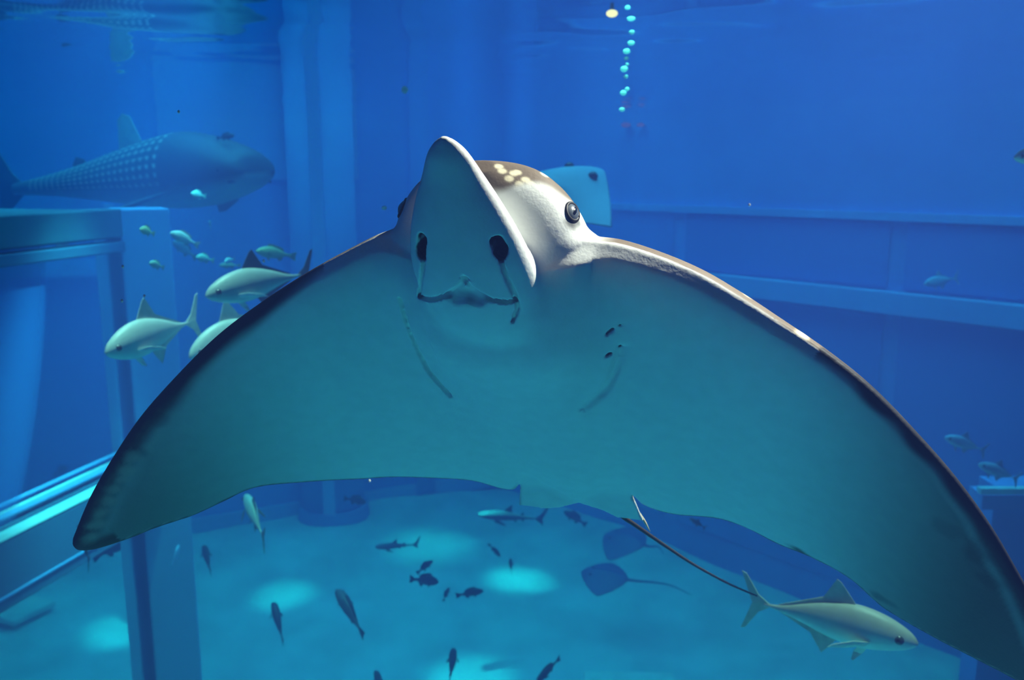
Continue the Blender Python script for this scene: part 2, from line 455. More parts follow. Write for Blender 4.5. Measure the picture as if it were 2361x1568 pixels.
# ------------------------------------------------------------------ the eagle ray
def build_eagle_ray():
    # pose of the animal in the eye's frame (x right, y up, z away)
    yaw, pit, roll = -0.215, 0.745, -0.094
    p0 = np.array([0.036, -0.023, 1.438])
    F = np.array([math.sin(yaw) * math.cos(pit), math.sin(pit), -math.cos(yaw) * math.cos(pit)])
    R0 = np.cross(F, [0, 1, 0.0]); R0 /= np.linalg.norm(R0)
    if R0[0] < 0: R0 = -R0
    U = np.cross(R0, F)
    R = math.cos(roll) * R0 + math.sin(roll) * U
    B = np.cross(F, R)
    if B[2] > 0: B = -B
    S = np.linspace(0, 1.4, 561)
    def curve(th):
        a = np.minimum(th * np.clip((S - 0.13) / 0.72, 0, None) ** 0.72, 1.45)
        m = (a[1:] + a[:-1]) / 2
        return (np.concatenate([[0], np.cumsum(np.cos(m)) * S[1]]),
                np.concatenate([[0], np.cumsum(np.sin(m)) * S[1]]), a)
    CL, CR = curve(0.80), curve(0.82)
    def bend(x):
        a = np.abs(x)
        X = np.where(x < 0, -np.interp(a, S, CL[0]), np.interp(a, S, CR[0]))
        Z = np.where(x < 0, np.interp(a, S, CL[1]), np.interp(a, S, CR[1]))
        A = np.where(x < 0, -np.interp(a, S, CL[2]), np.interp(a, S, CR[2]))
        return X, Z, A
    def local_to_eye(x, y, b):
        X, Z, A = bend(x)
        X = X - np.sin(A) * b          # thickness follows the bent surface
        Z = Z + np.cos(A) * b
        return p0 + X[:, None] * R + y[:, None] * F + Z[:, None] * B
    def to_world(E_):
        return CAM + E_[:, 0:1] * RIGHT + E_[:, 1:2] * UP + E_[:, 2:3] * FWD
    def proj(E_):
        return np.stack([CX + FPX * E_[:, 0] / E_[:, 2], CY - FPX * E_[:, 1] / E_[:, 2]], 1)
    def inv(px):
        px = np.asarray(px, float)
        x = (px[:, 0] - 1200) / 1250.; y = (800 - px[:, 1]) / 1100.; e = 1e-4; z = np.zeros(len(px))
        for i in range(25):
            r = proj(local_to_eye(x, y, z)) - px
            a = (proj(local_to_eye(x + e, y, z)) - px - r) / e
            b = (proj(local_to_eye(x, y + e, z)) - px - r) / e
            det = a[:, 0] * b[:, 1] - a[:, 1] * b[:, 0]
            x = x - np.clip((r[:, 0] * b[:, 1] - r[:, 1] * b[:, 0]) / det, -.1, .1)
            y = y - np.clip((a[:, 0] * r[:, 1] - a[:, 1] * r[:, 0]) / det, -.1, .1)
        return np.stack([x, y], 1)
    LL = [(920, 535), (870, 546), (800, 580), (700, 635), (600, 700), (500, 776), (400, 875), (320, 967), (250, 1072), (205, 1152), (176, 1222), (166, 1250), (172, 1266)]
    LT = [(190, 1270), (230, 1263), (300, 1240), (360, 1216), (450, 1186), (520, 1153), (590, 1123), (700, 1111), (820, 1104), (900, 1099), (1000, 1101), (1090, 1107), (1150, 1123), (1185, 1127), (1200, 1112)]
    PV = [(1196, 1174), (1245, 1172), (1290, 1169), (1335, 1158), (1390, 1175), (1440, 1200), (1470, 1214), (1498, 1226), (1476, 1183)]
    RT = [(1457, 1137), (1490, 1165), (1560, 1185), (1660, 1195), (1720, 1215), (1800, 1255), (1868, 1282), (1960, 1332), (2040, 1401), (2150, 1466), (2250, 1518), (2340, 1565), (2420, 1612), (2455, 1634)]
    RL = [(2472, 1640), (2480, 1620), (2452, 1540), (2404, 1430), (2344, 1320), (2282, 1215), (2202, 1105), (2100, 990), (2000, 890), (1900, 811), (1800, 745), (1700, 681), (1600, 625), (1450, 570), (1372, 557)]
    ll, lt, rt, rl = (catmull(inv(a), 8) for a in (LL, LT, RT, RL))
    pv = inv(PV)
    poly = np.vstack([ll, lt, pv, rt, rl])
    # wing chord limits as functions of x
    le = np.vstack([ll[:-6], [(-.1, .275), (.1, .275)], rl[6:][::-1]])
    le = np.vstack([ll, [(-.1, .275), (.1, .275)], rl])
    te = np.vstack([lt, rt])
    le = le[np.argsort(le[:, 0])]; te = te[np.argsort(te[:, 0])]
    # rectilinear grid, finer about the head
    def axis(brk):
        o = [brk[0][0]]
        for (a, h), (b, _) in zip(brk[:-1], brk[1:]):
            n = max(1, int(round((b - a) / h)))
            o += list(a + (b - a) * np.arange(1, n + 1) / n)
        return np.array(o, np.float32)
    gx = axis([(-.935, .0065), (-.21, .0021), (.16, .0065), (.935, 0)])
    gy = axis([(-.47, .006), (-.03, .0021), (.47, 0)])
    gb = axis([(-.135, .0024), (.15, 0)])
    # signed distance to the outline in the disc plane
    X2, Y2 = np.meshgrid(gx, gy, indexing='ij')
    P = np.stack([X2.ravel(), Y2.ravel()], 1).astype(np.float32)
    a = poly.astype(np.float32); c = np.roll(a, -1, 0)
    dmin = np.full(len(P), 9, np.float32); ins = np.zeros(len(P), bool)
    for i in range(len(a)):
        e = c[i] - a[i]; w = P - a[i]
        t = np.clip((w @ e) / (e @ e + 1e-12), 0, 1)
        q = w - t[:, None] * e
        dmin = np.minimum(dmin, (q * q).sum(1))
        s = ((a[i, 1] > P[:, 1]) != (c[i, 1] > P[:, 1]))
        if e[1] != 0:
            ins ^= s & (P[:, 0] < e[0] * (P[:, 1] - a[i, 1]) / e[1] + a[i, 0])
    d2 = np.sqrt(dmin); d2[ins] *= -1
    d2 = d2.reshape(X2.shape)
    yl = np.interp(gx, le[:, 0], le[:, 1]); yt = np.interp(gx, te[:, 0], te[:, 1])
    ch = np.maximum(yl - yt, .02)
    cf = np.clip((Y2 - yt[:, None]) / ch[:, None], 0, 1)
    prof = 2.0 * np.clip(1 - cf, 0, 1) ** 0.44 * cf ** 0.9
    T = np.interp(np.abs(gx), [0, .15, .28, .45, .7, .9], [.05, .058, .044, .027, .012, .004])
    r = .0042
    h = (r + T[:, None] * prof * smoothstep(-.002, .010, -d2)).astype(np.float32)
    hb = h[:, :, None]
    bb = gb[None, None, :]
    q1 = np.maximum(d2 + r, 0)[:, :, None]
    z1 = np.abs(bb) - (hb - r)
    f = np.sqrt(q1 ** 2 + np.maximum(z1, 0) ** 2) - r + np.minimum(np.maximum((d2 + r)[:, :, None], z1), 0)
    f = f.astype(np.float32)
    # head, trunk and snout as lofts in a sub-block
    ix = np.where((gx > -.26) & (gx < .22))[0]; sx = slice(ix[0], ix[-1] + 1)
    x3 = gx[sx][:, None, None]; y3 = gy[None, :, None]
    def smooth_interp(y, K, j):
        K = np.array(K)
        yy = np.linspace(K[0, 0], K[-1, 0], 400)
        cc = catmull(K[:, [0, j]], 20)
        return np.interp(y, cc[:, 0], cc[:, 1])
    def loft(K, x0, n=2.3, nb=None):
        y = gy
        w = np.maximum(smooth_interp(y, K, 1), 1e-3)
        tp = smooth_interp(y, K, 2); bt = smooth_interp(y, K, 3)
        xc = np.interp(y, *x0)
        mid = (tp + bt) / 2; hh = np.maximum((bt - tp) / 2, 1e-3)
        u = np.abs((x3 - xc[None, :, None]) / w[None, :, None])
        v = np.abs((bb - mid[None, :, None]) / hh[None, :, None])
        g = (u ** n + v ** n) ** (1 / n)
        sc_ = np.minimum(w, hh)[None, :, None]
        res = (g - 1) * sc_
        K = np.array(K)
        res = np.maximum(res, (y3 - K[-1, 0])); res = np.maximum(res, (K[0, 0] - y3))
        return res.astype(np.float32)
    def smin(a_, b_, k):
        hh = np.clip(.5 + .5 * (b_ - a_) / k, 0, 1)
        return b_ + (a_ - b_) * hh - k * hh * (1 - hh)
    def smax(a_, b_, k):
        return -smin(-a_, -b_, k)
    hx = ([-.4, -.1, .1, .2, .45], [.03, .0, -.022, -.034, -.045])
    trunk = [(-.40, .012, -.012, .008), (-.36, .04, -.028, .018), (-.28, .075, -.048, .034), (-.15, .108, -.064, .054), (0, .135, -.078, .082), (.08, .150, -.084, .098),
             (.15, .154, -.088, .094), (.21, .150, -.090, .080), (.26, .136, -.090, .054), (.295, .112, -.088, .022), (.32, .078, -.080, -.008), (.336, .02, -.062, -.034)]
    snout = [(.08, .06, .0, .07), (.14, .086, .0, .103), (.20, .090, .010, .112), (.26, .087, .022, .108), (.31, .076, .028, .096), (.355, .059, .028, .081),
             (.392, .041, .026, .066), (.420, .028, .027, .056), (.435, .016, .030, .047), (.4435, .004, .034, .041)]
    ft = loft(trunk, hx, 2.5)
    fs = loft(snout, hx, 2.08)
    fh = f[sx]
    fh = smin(fh, ft, (.012 + .026 * smoothstep(-.015, .04, bb)).astype(np.float32))
    fh = smin(fh, fs, .010)
    # march pixels onto the surface (the head end is not bent, so sight lines are straight there)
    M = np.stack([R, F, B])
    gxs = gx[sx]
    def sample(p):
        def loc(g, v):
            i = np.clip(np.searchsorted(g, v) - 1, 0, len(g) - 2)
            return i, np.clip((v - g[i]) / (g[i + 1] - g[i]), 0, 1)
        i, u = loc(gxs, p[:, 0]); j, v = loc(gy, p[:, 1]); k, w = loc(gb, p[:, 2])
        o = 0
        for di in (0, 1):
            for dj in (0, 1):
                for dk in (0, 1):
                    o = o + fh[i + di, j + dj, k + dk] * (u if di else 1 - u) * (v if dj else 1 - v) * (w if dk else 1 - w)
        return o
    eye0 = M @ (-p0)
    def hit(px):
        px = np.asarray(px, float)
        d = np.stack([(px[:, 0] - CX) / FPX, (CY - px[:, 1]) / FPX, np.ones(len(px))], 1) @ M.T
        t = np.full(len(px), .75); done = np.zeros(len(px), bool)
        for it in range(700):
            p = eye0 + t[:, None] * d
            inside = (p[:, 2] < .145) & (p[:, 2] > -.13) & (p[:, 1] < .465) & (np.abs(p[:, 0]) < .25)
            v = np.where(inside, sample(p), .01)
            done |= v < 0
            t = np.where(done, t, t + .0015)
        p = eye0 + t[:, None] * d
        return p, done
    x4 = np.broadcast_to(x3, fh.shape); 
    def carve_capsule(pts, rad, depth=0.0, k=.004):
        nonlocal fh
        for a_, b_ in zip(pts[:-1], pts[1:]):
            lo = np.minimum(a_, b_) - .035; hi = np.maximum(a_, b_) + .035
            si = slice(*np.searchsorted(gxs, [lo[0], hi[0]])); sj = slice(*np.searchsorted(gy, [lo[1], hi[1]])); sk = slice(*np.searchsorted(gb, [lo[2], hi[2]]))
            if si.stop <= si.start or sj.stop <= sj.start or sk.stop <= sk.start: continue
            gX = gxs[si][:, None, None]; gY = gy[sj][None, :, None]; gB = gb[sk][None, None, :]
            e = b_ - a_
            t = ((gX - a_[0]) * e[0] + (gY - a_[1]) * e[1] + (gB - a_[2]) * e[2]) / (e @ e + 1e-12)
            t = np.clip(t, 0, 1)
            dd = np.sqrt((gX - a_[0] - t * e[0]) ** 2 + (gY - a_[1] - t * e[1]) ** 2 + (gB - a_[2] - t * e[2]) ** 2) - rad
            fh[si, sj, sk] = smax(fh[si, sj, sk], -dd, k)
    ndir = np.array([0.0, .25, .97])
    def groove(px, rad, sink=0.0, k=.003):
        p, ok = hit(catmull(px, 4))
        p = p[ok] - ndir * sink
        if len(p) > 1: carve_capsule(p, rad, k=k)
        return p
    marks = {}
    marks['nasal_l'] = groove([(978, 596), (972, 640), (966, 684)], .0032, .0026, .0015)
    marks['nasal_r'] = groove([(1152, 594), (1162, 632), (1178, 665), (1188, 690), (1191, 712), (1180, 742)], .0030, .0025, .0015)
    marks['lip'] = groove([(966, 684), (990, 691), (1022, 684), (1046, 672), (1060, 662), (1070, 641), (1081, 662), (1096, 673), (1124, 688), (1158, 696), (1189, 692)], .0042, .0038, .0012)
    jaw = groove([(1050, 690), (1073, 680), (1106, 694)], .0085, -.0040, .008)
    marks['fold'] = groove([(916, 690), (934, 755), (972, 835), (1003, 878), (1034, 912)], .0048, .0015, .004)
    groove([(1440, 800), (1426, 850), (1395, 900), (1345, 944)], .0044, -.0012, .008)
    for i, s_ in enumerate([[(1402, 771), (1418, 759)], [(1400, 822), (1413, 815)], [(1434, 750), (1441, 745)], [(1432, 800), (1438, 795)]]):
        marks['gill%d' % i] = groove(s_, .0026 if i < 2 else .0018, .0016, .002)
    def nostril(px, rad):
        p, ok = hit(px)
        p = p - ndir * .006
        carve_capsule(p, rad, k=.003)
        carve_capsule(p - ndir * .012, rad, k=.003)
        return p
    marks['nos_l'] = nostril([(976, 552), (972, 578), (973, 590)], .0088)
    marks['nos_r'] = nostril([(1141, 560), (1150, 578), (1151, 590)], .0100)
    f[sx] = fh
    eyes, _ = hit([(1320, 489)])
    # surface nets
    neg = f < 0
    nx, ny, nb_ = f.shape
    cnt = np.zeros((nx - 1, ny - 1, nb_ - 1), np.int8)
    for di in (0, 1):
        for dj in (0, 1):
            for dk in (0, 1):
                cnt += neg[di:nx - 1 + di, dj:ny - 1 + dj, dk:nb_ - 1 + dk]
    ci, cj, ck = np.where((cnt > 0) & (cnt < 8))
    idx = np.full(cnt.shape, -1, np.int32)
    idx[ci, cj, ck] = np.arange(len(ci))
    acc = np.zeros((len(ci), 3)); num = np.zeros(len(ci))
    corners = [(0, 0, 0), (1, 0, 0), (0, 1, 0), (1, 1, 0), (0, 0, 1), (1, 0, 1), (0, 1, 1), (1, 1, 1)]
    for A in range(8):
        for ax in range(3):
            if corners[A][ax] == 0:
                Bc = list(corners[A]); Bc[ax] = 1
                va_ = f[ci + corners[A][0], cj + corners[A][1], ck + corners[A][2]]
                vb_ = f[ci + Bc[0], cj + Bc[1], ck + Bc[2]]
                m = (va_ < 0) != (vb_ < 0)
                t = np.where(m, va_ / np.where(m, va_ - vb_, 1), 0)
                pt = np.tile(np.array(corners[A], float), (len(ci), 1)); pt[:, ax] += t
                acc[m] += pt[m]; num[m] += 1
    acc /= num[:, None]
    def coord(g, i, u): return g[i] + (g[i + 1] - g[i]) * u
    V = np.stack([coord(gx, ci, acc[:, 0]), coord(gy, cj, acc[:, 1]), coord(gb, ck, acc[:, 2])], 1).astype(float)
    quads = []
    def emit(m, ax):
        i, j, k = np.where(m[0]); s = m[1][i, j, k]
        return i, j, k, s
    for ax in range(3):
        sl0 = [slice(None)] * 3; sl1 = [slice(None)] * 3
        sl0[ax] = slice(0, -1); sl1[ax] = slice(1, None)
        n0 = neg[tuple(sl0)]; n1 = neg[tuple(sl1)]
        e = [a_.copy() for a_ in np.where(n0 != n1)]
        flip = n0[tuple(e)]
        o1, o2 = [(1, 2), (2, 0), (0, 1)][ax]
        ok = (e[o1] > 0) & (e[o2] > 0) & (e[o1] < f.shape[o1] - 1) & (e[o2] < f.shape[o2] - 1)
        e = [q_[ok] for q_ in e]; flip = flip[ok]
        def cell(d1, d2_):
            c_ = [q_.copy() for q_ in e]; c_[o1] -= d1; c_[o2] -= d2_
            return idx[c_[0], c_[1], c_[2]]
        q_ = np.stack([cell(1, 1), cell(0, 1), cell(0, 0), cell(1, 0)], 1)
        q_[~flip] = q_[~flip][:, ::-1]
        quads.append(q_)
    quads = np.vstack(quads)
    # relax
    ed = np.vstack([quads[:, [0, 1]], quads[:, [1, 2]], quads[:, [2, 3]], quads[:, [3, 0]]])
    nv = len(V)
    wgt = np.where((np.abs(V[:, 0] + .025) < .17) & (V[:, 1] > 0), .22, .5)[:, None]
    for it in range(3):
        s = np.zeros((nv, 3)); n_ = np.bincount(ed[:, 0], minlength=nv) + np.bincount(ed[:, 1], minlength=nv)
        for k in range(3):
            s[:, k] = np.bincount(ed[:, 0], V[ed[:, 1], k], nv) + np.bincount(ed[:, 1], V[ed[:, 0], k], nv)
        V = V + wgt * (s / n_[:, None] - V)
    # pigment from the animal's own coordinates
    x, y, b = V.T
    def bil(G):
        i = np.clip(np.searchsorted(gx, x) - 1, 0, len(gx) - 2); j = np.clip(np.searchsorted(gy, y) - 1, 0, len(gy) - 2)
        u = (x - gx[i]) / (gx[i + 1] - gx[i]); v = (y - gy[j]) / (gy[j + 1] - gy[j])
        return (G[i, j] * (1 - u) * (1 - v) + G[i + 1, j] * u * (1 - v) + G[i, j + 1] * (1 - u) * v + G[i + 1, j + 1] * u * v)
    D = bil(d2); Hh = bil(h); CF = bil(cf)
    rng = np.random.default_rng(4)
    def noise(freq, n=14):
        o = np.zeros(len(x))
        for k in range(n):
            w_ = rng.normal(size=3) * freq; o += np.sin(x * w_[0] + y * w_[1] + b * w_[2] + rng.random() * 6.3)
        return o / math.sqrt(n)
    fn = np.cross(V[quads[:, 2]] - V[quads[:, 0]], V[quads[:, 3]] - V[quads[:, 1]])
    vn = np.zeros((nv, 3))
    for k in range(3):
        for c_ in range(4): vn[:, k] += np.bincount(quads[:, c_], fn[:, k], nv)
    vn /= np.linalg.norm(vn, axis=1)[:, None] + 1e-12
    if (vn[:, 2] * np.sign(b)).mean() < 0: vn = -vn
    n1, n2, n3 = noise(40), noise(110), noise(14)
    white = np.array([.76, .77, .76]); brown = np.array([.155, .115, .085]); dark = np.array([.012, .013, .018])
    pale = np.array([.75, .66, .48])
    xc = np.interp(y, *hx)
    headw = smoothstep(.19, .14, np.abs(x - xc)) * smoothstep(.12, .2, y)
    bthr = -.044 + .006 * n1 - .10 * np.clip(.27 - y, 0, 1) + .030 * smoothstep(.11, .03, np.abs(x - xc)) * smoothstep(.24, .30, y)
    dh = smoothstep(bthr + .009, bthr - .007, b)
    thr = np.interp(np.abs(x), [.15, .25, .42], [-.30, -.14, .16])
    dw = smoothstep(thr + .10, thr - .10, vn[:, 2] + .05 * n1)
    dors = headw * dh + (1 - headw) * dw
    # pale spots on the dark back
    sp = np.zeros(len(x))
    pts = rng.uniform([-.85, -.38], [.85, .34], (330, 2))
    hs, okh = hit([(1158, 395), (1185, 400), (1192, 398), (1150, 385), (1255, 403), (1262, 405), (1298, 432), (1174, 412), (1212, 415), (1222, 424), (1198, 425)])
    for pp in pts:
        m = np.abs(y - pp[1]) < .03
        rr = .009
        sp[m] = np.maximum(sp[m], smoothstep(rr + .003, rr - .003, np.hypot(x[m] - pp[0], y[m] - pp[1])) * (np.hypot(pp[0] + .03, pp[1] - .3) > .17))
    for q_ in hs[okh]:
        sp = np.maximum(sp, smoothstep(.0085, .004, np.linalg.norm((V - q_) * np.array([1, 1, 1.2]), axis=1)))
    back = brown * (1 + .18 * n3[:, None] * .5) * (1 - sp[:, None]) + pale * sp[:, None]
    col = white * (1 - dors[:, None]) + back * dors[:, None]
    # dark margin of the outer wing, streaked brown inside it
    ax_ = np.abs(x)
    wl = np.where(x > 0, np.interp(ax_, [.44, .52, .62, .72, .80, .88], [0, .005, .012, .024, .036, .05]),
                  np.interp(ax_, [.30, .42, .55, .70, .80, .88], [0, .012, .027, .046, .058, .06]))
    lead = smoothstep(.35, .62, CF + .12 * n3 * .3) + (ax_ > .84)
    mg = smoothstep(wl + .006 + .012 * ax_, wl * .35, -D + .003 * n1) * np.clip(lead, 0, 1) * (wl > 0)
    mg = np.maximum(mg, smoothstep(.0105, .0050, -D) * smoothstep(-.2, .05, -(CF - .5)) * smoothstep(.11, .16, np.abs(x - .03)))
    mg = np.maximum(mg, smoothstep(.035, .012, np.hypot(ax_ - .885, y + .205)) )
    wear = smoothstep(.2, 1.2, n2 * .5 + n3 * .6) * smoothstep(.004, .012, -D) * smoothstep(.5, .62, ax_)
    dk = dark * (1 - .75 * wear[:, None]) + np.array([.085, .062, .05]) * .75 * wear[:, None]
    st = smoothstep(.009, .003, np.abs(-D - wl * .95)) * smoothstep(.58, .7, ax_) * (x < 0) * np.clip(lead, 0, 1) * smoothstep(-.3, .7, n1)
    mg = mg * (1 - .35 * st)
    col = col * (1 - mg[:, None]) + dk * mg[:, None]
    # dusky outer wing deepened by shade painted into the pigment, dark smudges on the far edge of the right wing
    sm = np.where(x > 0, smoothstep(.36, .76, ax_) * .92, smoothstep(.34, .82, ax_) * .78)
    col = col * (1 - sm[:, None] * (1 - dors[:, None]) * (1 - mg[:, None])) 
    spots, _ = np.zeros((0, 3)), 0
    for (u0, v0, rx_, ry_, s_) in inv_smudge(inv):
        g_ = smoothstep(1.3, .4, np.hypot((x - u0) / rx_, (y - v0) / ry_) + .25 * n2)
        col = col * (1 - s_ * g_[:, None]) + dark * s_ * g_[:, None]
    for (u0, v0) in inv([(276, 1094), (262, 1115), (247, 1146), (233, 1174), (218, 1202), (208, 1230), (300, 1045), (288, 1070)]):
        g_ = .75 * smoothstep(1.5, .2, np.hypot(x - u0, y - v0) / .014 + .30 * n2) * (b > -.002)
        col = col * (1 - g_[:, None]) + np.array([.42, .33, .28]) * g_[:, None]
    # recess shade painted in nostrils, gill slits and mouth; dark skin round the eye
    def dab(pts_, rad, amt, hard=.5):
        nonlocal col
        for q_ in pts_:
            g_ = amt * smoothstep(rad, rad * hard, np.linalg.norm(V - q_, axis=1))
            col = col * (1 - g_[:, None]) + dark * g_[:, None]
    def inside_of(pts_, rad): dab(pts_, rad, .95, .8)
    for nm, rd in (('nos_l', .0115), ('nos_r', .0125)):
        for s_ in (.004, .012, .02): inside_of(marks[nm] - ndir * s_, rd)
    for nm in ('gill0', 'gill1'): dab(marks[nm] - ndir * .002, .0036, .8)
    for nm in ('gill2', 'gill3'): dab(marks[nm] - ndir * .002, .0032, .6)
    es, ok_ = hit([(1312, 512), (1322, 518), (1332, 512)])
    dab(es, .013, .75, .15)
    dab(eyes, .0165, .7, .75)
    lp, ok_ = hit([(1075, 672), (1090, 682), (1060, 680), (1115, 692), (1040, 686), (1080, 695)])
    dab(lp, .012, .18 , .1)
    Wv = to_world(local_to_eye(x, y, b))
    # object at the trunk's middle
    root = empty('eagle_ray', to_world(local_to_eye(np.array([0.]), np.array([0.]), np.array([0.])))[0])
    base = np.array(root.matrix_world.translation)
    me = bpy.data.meshes.new('body')
    me.vertices.add(nv); me.vertices.foreach_set('co', (Wv - base).astype(np.float32).ravel())
    me.loops.add(quads.size); me.loops.foreach_set('vertex_index', quads.astype(np.int32).ravel())
    me.polygons.add(len(quads)); me.polygons.foreach_set('loop_start', np.arange(0, quads.size, 4, dtype=np.int32))
    me.update(calc_edges=True); me.validate()
    me.polygons.foreach_set('use_smooth', [True] * len(me.polygons))
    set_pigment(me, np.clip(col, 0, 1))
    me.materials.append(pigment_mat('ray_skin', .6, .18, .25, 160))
    body = bpy.data.objects.new('body', me); COL.objects.link(body); body.parent = root
    tag(root, 'large eagle ray showing its pale belly, snout and spread wings to the viewer', 'ray')
    # eyes
    m_iris = paint('ray_iris', (.10, .12, .15), .25, .5); m_pup = paint('ray_pupil', (.006, .007, .010), .15, .5); m_lid = paint('ray_eyelid', (.010, .009, .011), .5, .2)
    def w1(p): return to_world(local_to_eye(p[None, 0], p[None, 1], p[None, 2]))[0]
    def eye_at(pl, side, nrm):
        n = nrm / np.linalg.norm(nrm)
        c = pl - n * .0085
        def dirw(v): return (w1(c + v * .01) - w1(c)) / .01
        bm = bmesh.new(); bmesh.ops.create_uvsphere(bm, u_segments=28, v_segments=18, radius=.0180)
        zx = dirw(n); zx /= np.linalg.norm(zx)
        ay = np.cross(zx, dirw(np.array([0, 0, 1.]))); ay /= np.linalg.norm(ay); bx = np.cross(ay, zx)
        e = bm_obj('eye', bm, m_iris, root, True)
        m4 = Matrix([list(ay * .82), list(bx), list(zx * .8)]).transposed().to_4x4(); m4.translation = Vector(w1(c) - base)
        e.matrix_local = m4
        bm = bmesh.new(); bmesh.ops.create_uvsphere(bm, u_segments=20, v_segments=12, radius=.0098, matrix=Matrix.Translation((0, 0, .0112)) @ Matrix.Diagonal((.75, 1.15, .75, 1)))
        bm_obj('pupil', bm, m_pup, e, True)
        # eyelid ring
        k = 28; ring = [(math.cos(2 * math.pi * i / k) * .0146, math.sin(2 * math.pi * i / k) * .0146, .0102) for i in range(k + 1)]
        tube('eyelid', ring, [.0034] * (k + 1), m_lid, e, 8)
    def grad(p):
        e = .004; g = []
        for k in range(3):
            d = np.zeros(3); d[k] = e
            g.append((sample((p + d)[None])[0] - sample((p - d)[None])[0]))
        return np.array(g)
    ge = grad(eyes[0]); eye_at(eyes[0], 1, ge)
    xm = np.interp(eyes[0][1], *hx)
    pm = eyes[0].copy(); pm[0] = 2 * xm - pm[0]
    gm = ge.copy(); gm[0] = -gm[0]
    eye_at(pm, -1, gm)
    # whip tail
    m_tail = paint('ray_tail', (.03, .026, .026), .6, .2)
    base_l = inv([(1440, 1196)])[0]
    bz = float(local_to_eye(base_l[None, 0], base_l[None, 1], np.zeros(1))[0, 2])
    path = [W(1405, 1166, bz - .02), W(1440, 1194, bz + .005), W(1465, 1211, bz + .035), W(1530, 1256, bz + .12), W(1600, 1302, bz + .24), W(1680, 1346, bz + .39), W(1745, 1374, bz + .53)]
    tp = catmull(path, 6)
    tube('tail', tp - base, np.interp(np.arange(len(tp)), [0, 5, 12, len(tp)], [.003, .0046, .0042, .0020]), m_tail, root)
    m_sp = paint('ray_spine', (.62, .52, .36), .5, .3)
    sp_ = catmull([W(1472, 1178, bz - .002), W(1484, 1199, bz + .008), W(1499, 1226, bz + .022)], 4)
    tube('fin_edge', sp_ - base, np.concatenate([np.linspace(.001, .0028, 5), np.linspace(.0028, .0006, len(sp_) - 5)]), m_sp, root, 8)
    return root

def inv_smudge(inv):
    px = [(1842, 1262, .022, .010, .85), (2045, 1375, .02, .014, .5), (2270, 1270, .02, .022, .55), (2300, 1330, .022, .02, .5), (2200, 1205, .02, .02, .25),
          (270, 1105, .012, .02, .3), (330, 1030, .012, .012, .35), (365, 955, .016, .016, .3), (1196, 1121, .006, .006, .5), (1462, 1147, .006, .009, .4)]
    o = inv([(a, b) for a, b, *_ in px])
    return [(o[i][0], o[i][1], px[i][2], px[i][3], px[i][4]) for i in range(len(px))]

build_eagle_ray()
# ------------------------------------------------------------------ other animals
M_SKIN = pigment_mat('fish_skin', .45, .35)
M_FIN = {}
def fin_mat(col):
    k = tuple(round(c, 3) for c in col)
    if k not in M_FIN:
        M_FIN[k] = paint('fin_%d' % len(M_FIN), col, .5, .25, .12, 30)
    return M_FIN[k]
M_EYE = paint('fish_eye', (.05, .06, .07), .2, .5)
M_PUP = paint('fish_pupil', (.005, .005, .008), .15, .5)

JACK = dict(
    top=[(0, .000), (.03, .045), (.09, .088), (.18, .132), (.30, .165), (.42, .172), (.55, .150), (.70, .100), (.84, .042), (.94, .016), (1, .014)],
    bot=[(0, -.020), (.03, -.052), (.09, -.082), (.18, -.112), (.30, -.138), (.42, -.142), (.55, -.122), (.70, -.075), (.84, -.034), (.94, -.015), (1, -.013)],
    wid=[(0, .012), (.05, .042), (.15, .066), (.3, .078), (.45, .074), (.6, .056), (.8, .024), (.95, .009), (1, .008)],
    dorsal=[(.38, .162), (.43, .235), (.485, .315), (.515, .335), (.505, .27), (.525, .19), (.62, .150), (.80, .075), (.90, .03), (.84, .03), (.6, .12)],
    anal=[(.50, -.125), (.55, -.20), (.60, -.265), (.605, -.22), (.64, -.125), (.80, -.06), (.90, -.02), (.84, -.02), (.65, -.08)],
    tail=[(.96, .012), (1.04, .07), (1.13, .22), (1.165, .235), (1.115, .09), (1.085, .0), (1.115, -.09), (1.165, -.235), (1.13, -.22), (1.04, -.07), (.96, -.012)],
    pect=[(0, .012), (.10, .03), (.23, .012), (.27, -.01), (.16, -.02), (.04, -.018)], pect_at=(.27, -.055),
    pelv=[(0, .01), (.03, -.05), (.085, -.115), (.10, -.11), (.09, -.05), (.055, 0)], pelv_at=(.30, -.13), eye=(.105, .012, .033))
REEF = dict(
    top=[(0, .0), (.04, .045), (.12, .10), (.25, .155), (.4, .175), (.55, .155), (.7, .11), (.83, .06), (.93, .045), (1, .045)],
    bot=[(0, -.02), (.04, -.05), (.12, -.095), (.25, -.13), (.4, -.14), (.55, -.13), (.7, -.095), (.83, -.05), (.93, -.04), (1, -.04)],
    wid=[(0, .02), (.06, .06), (.18, .085), (.35, .095), (.55, .075), (.75, .045), (.93, .015), (1, .012)],
    dorsal=[(.28, .155), (.34, .235), (.5, .23), (.66, .20), (.76, .16), (.80, .07), (.72, .085), (.5, .14)],
    anal=[(.62, -.105), (.66, -.19), (.74, -.17), (.80, -.06), (.72, -.07)],
    tail=[(.95, .04), (1.06, .09), (1.17, .125), (1.15, .05), (1.14, 0), (1.15, -.05), (1.17, -.125), (1.06, -.09), (.95, -.04)],
    pect=[(0, .02), (.07, .035), (.14, .01), (.13, -.025), (.05, -.03)], pect_at=(.28, -.04),
    pelv=[(0, .01), (.02, -.06), (.07, -.10), (.09, -.08), (.06, 0)], pelv_at=(.33, -.125), eye=(.11, .035, .022))
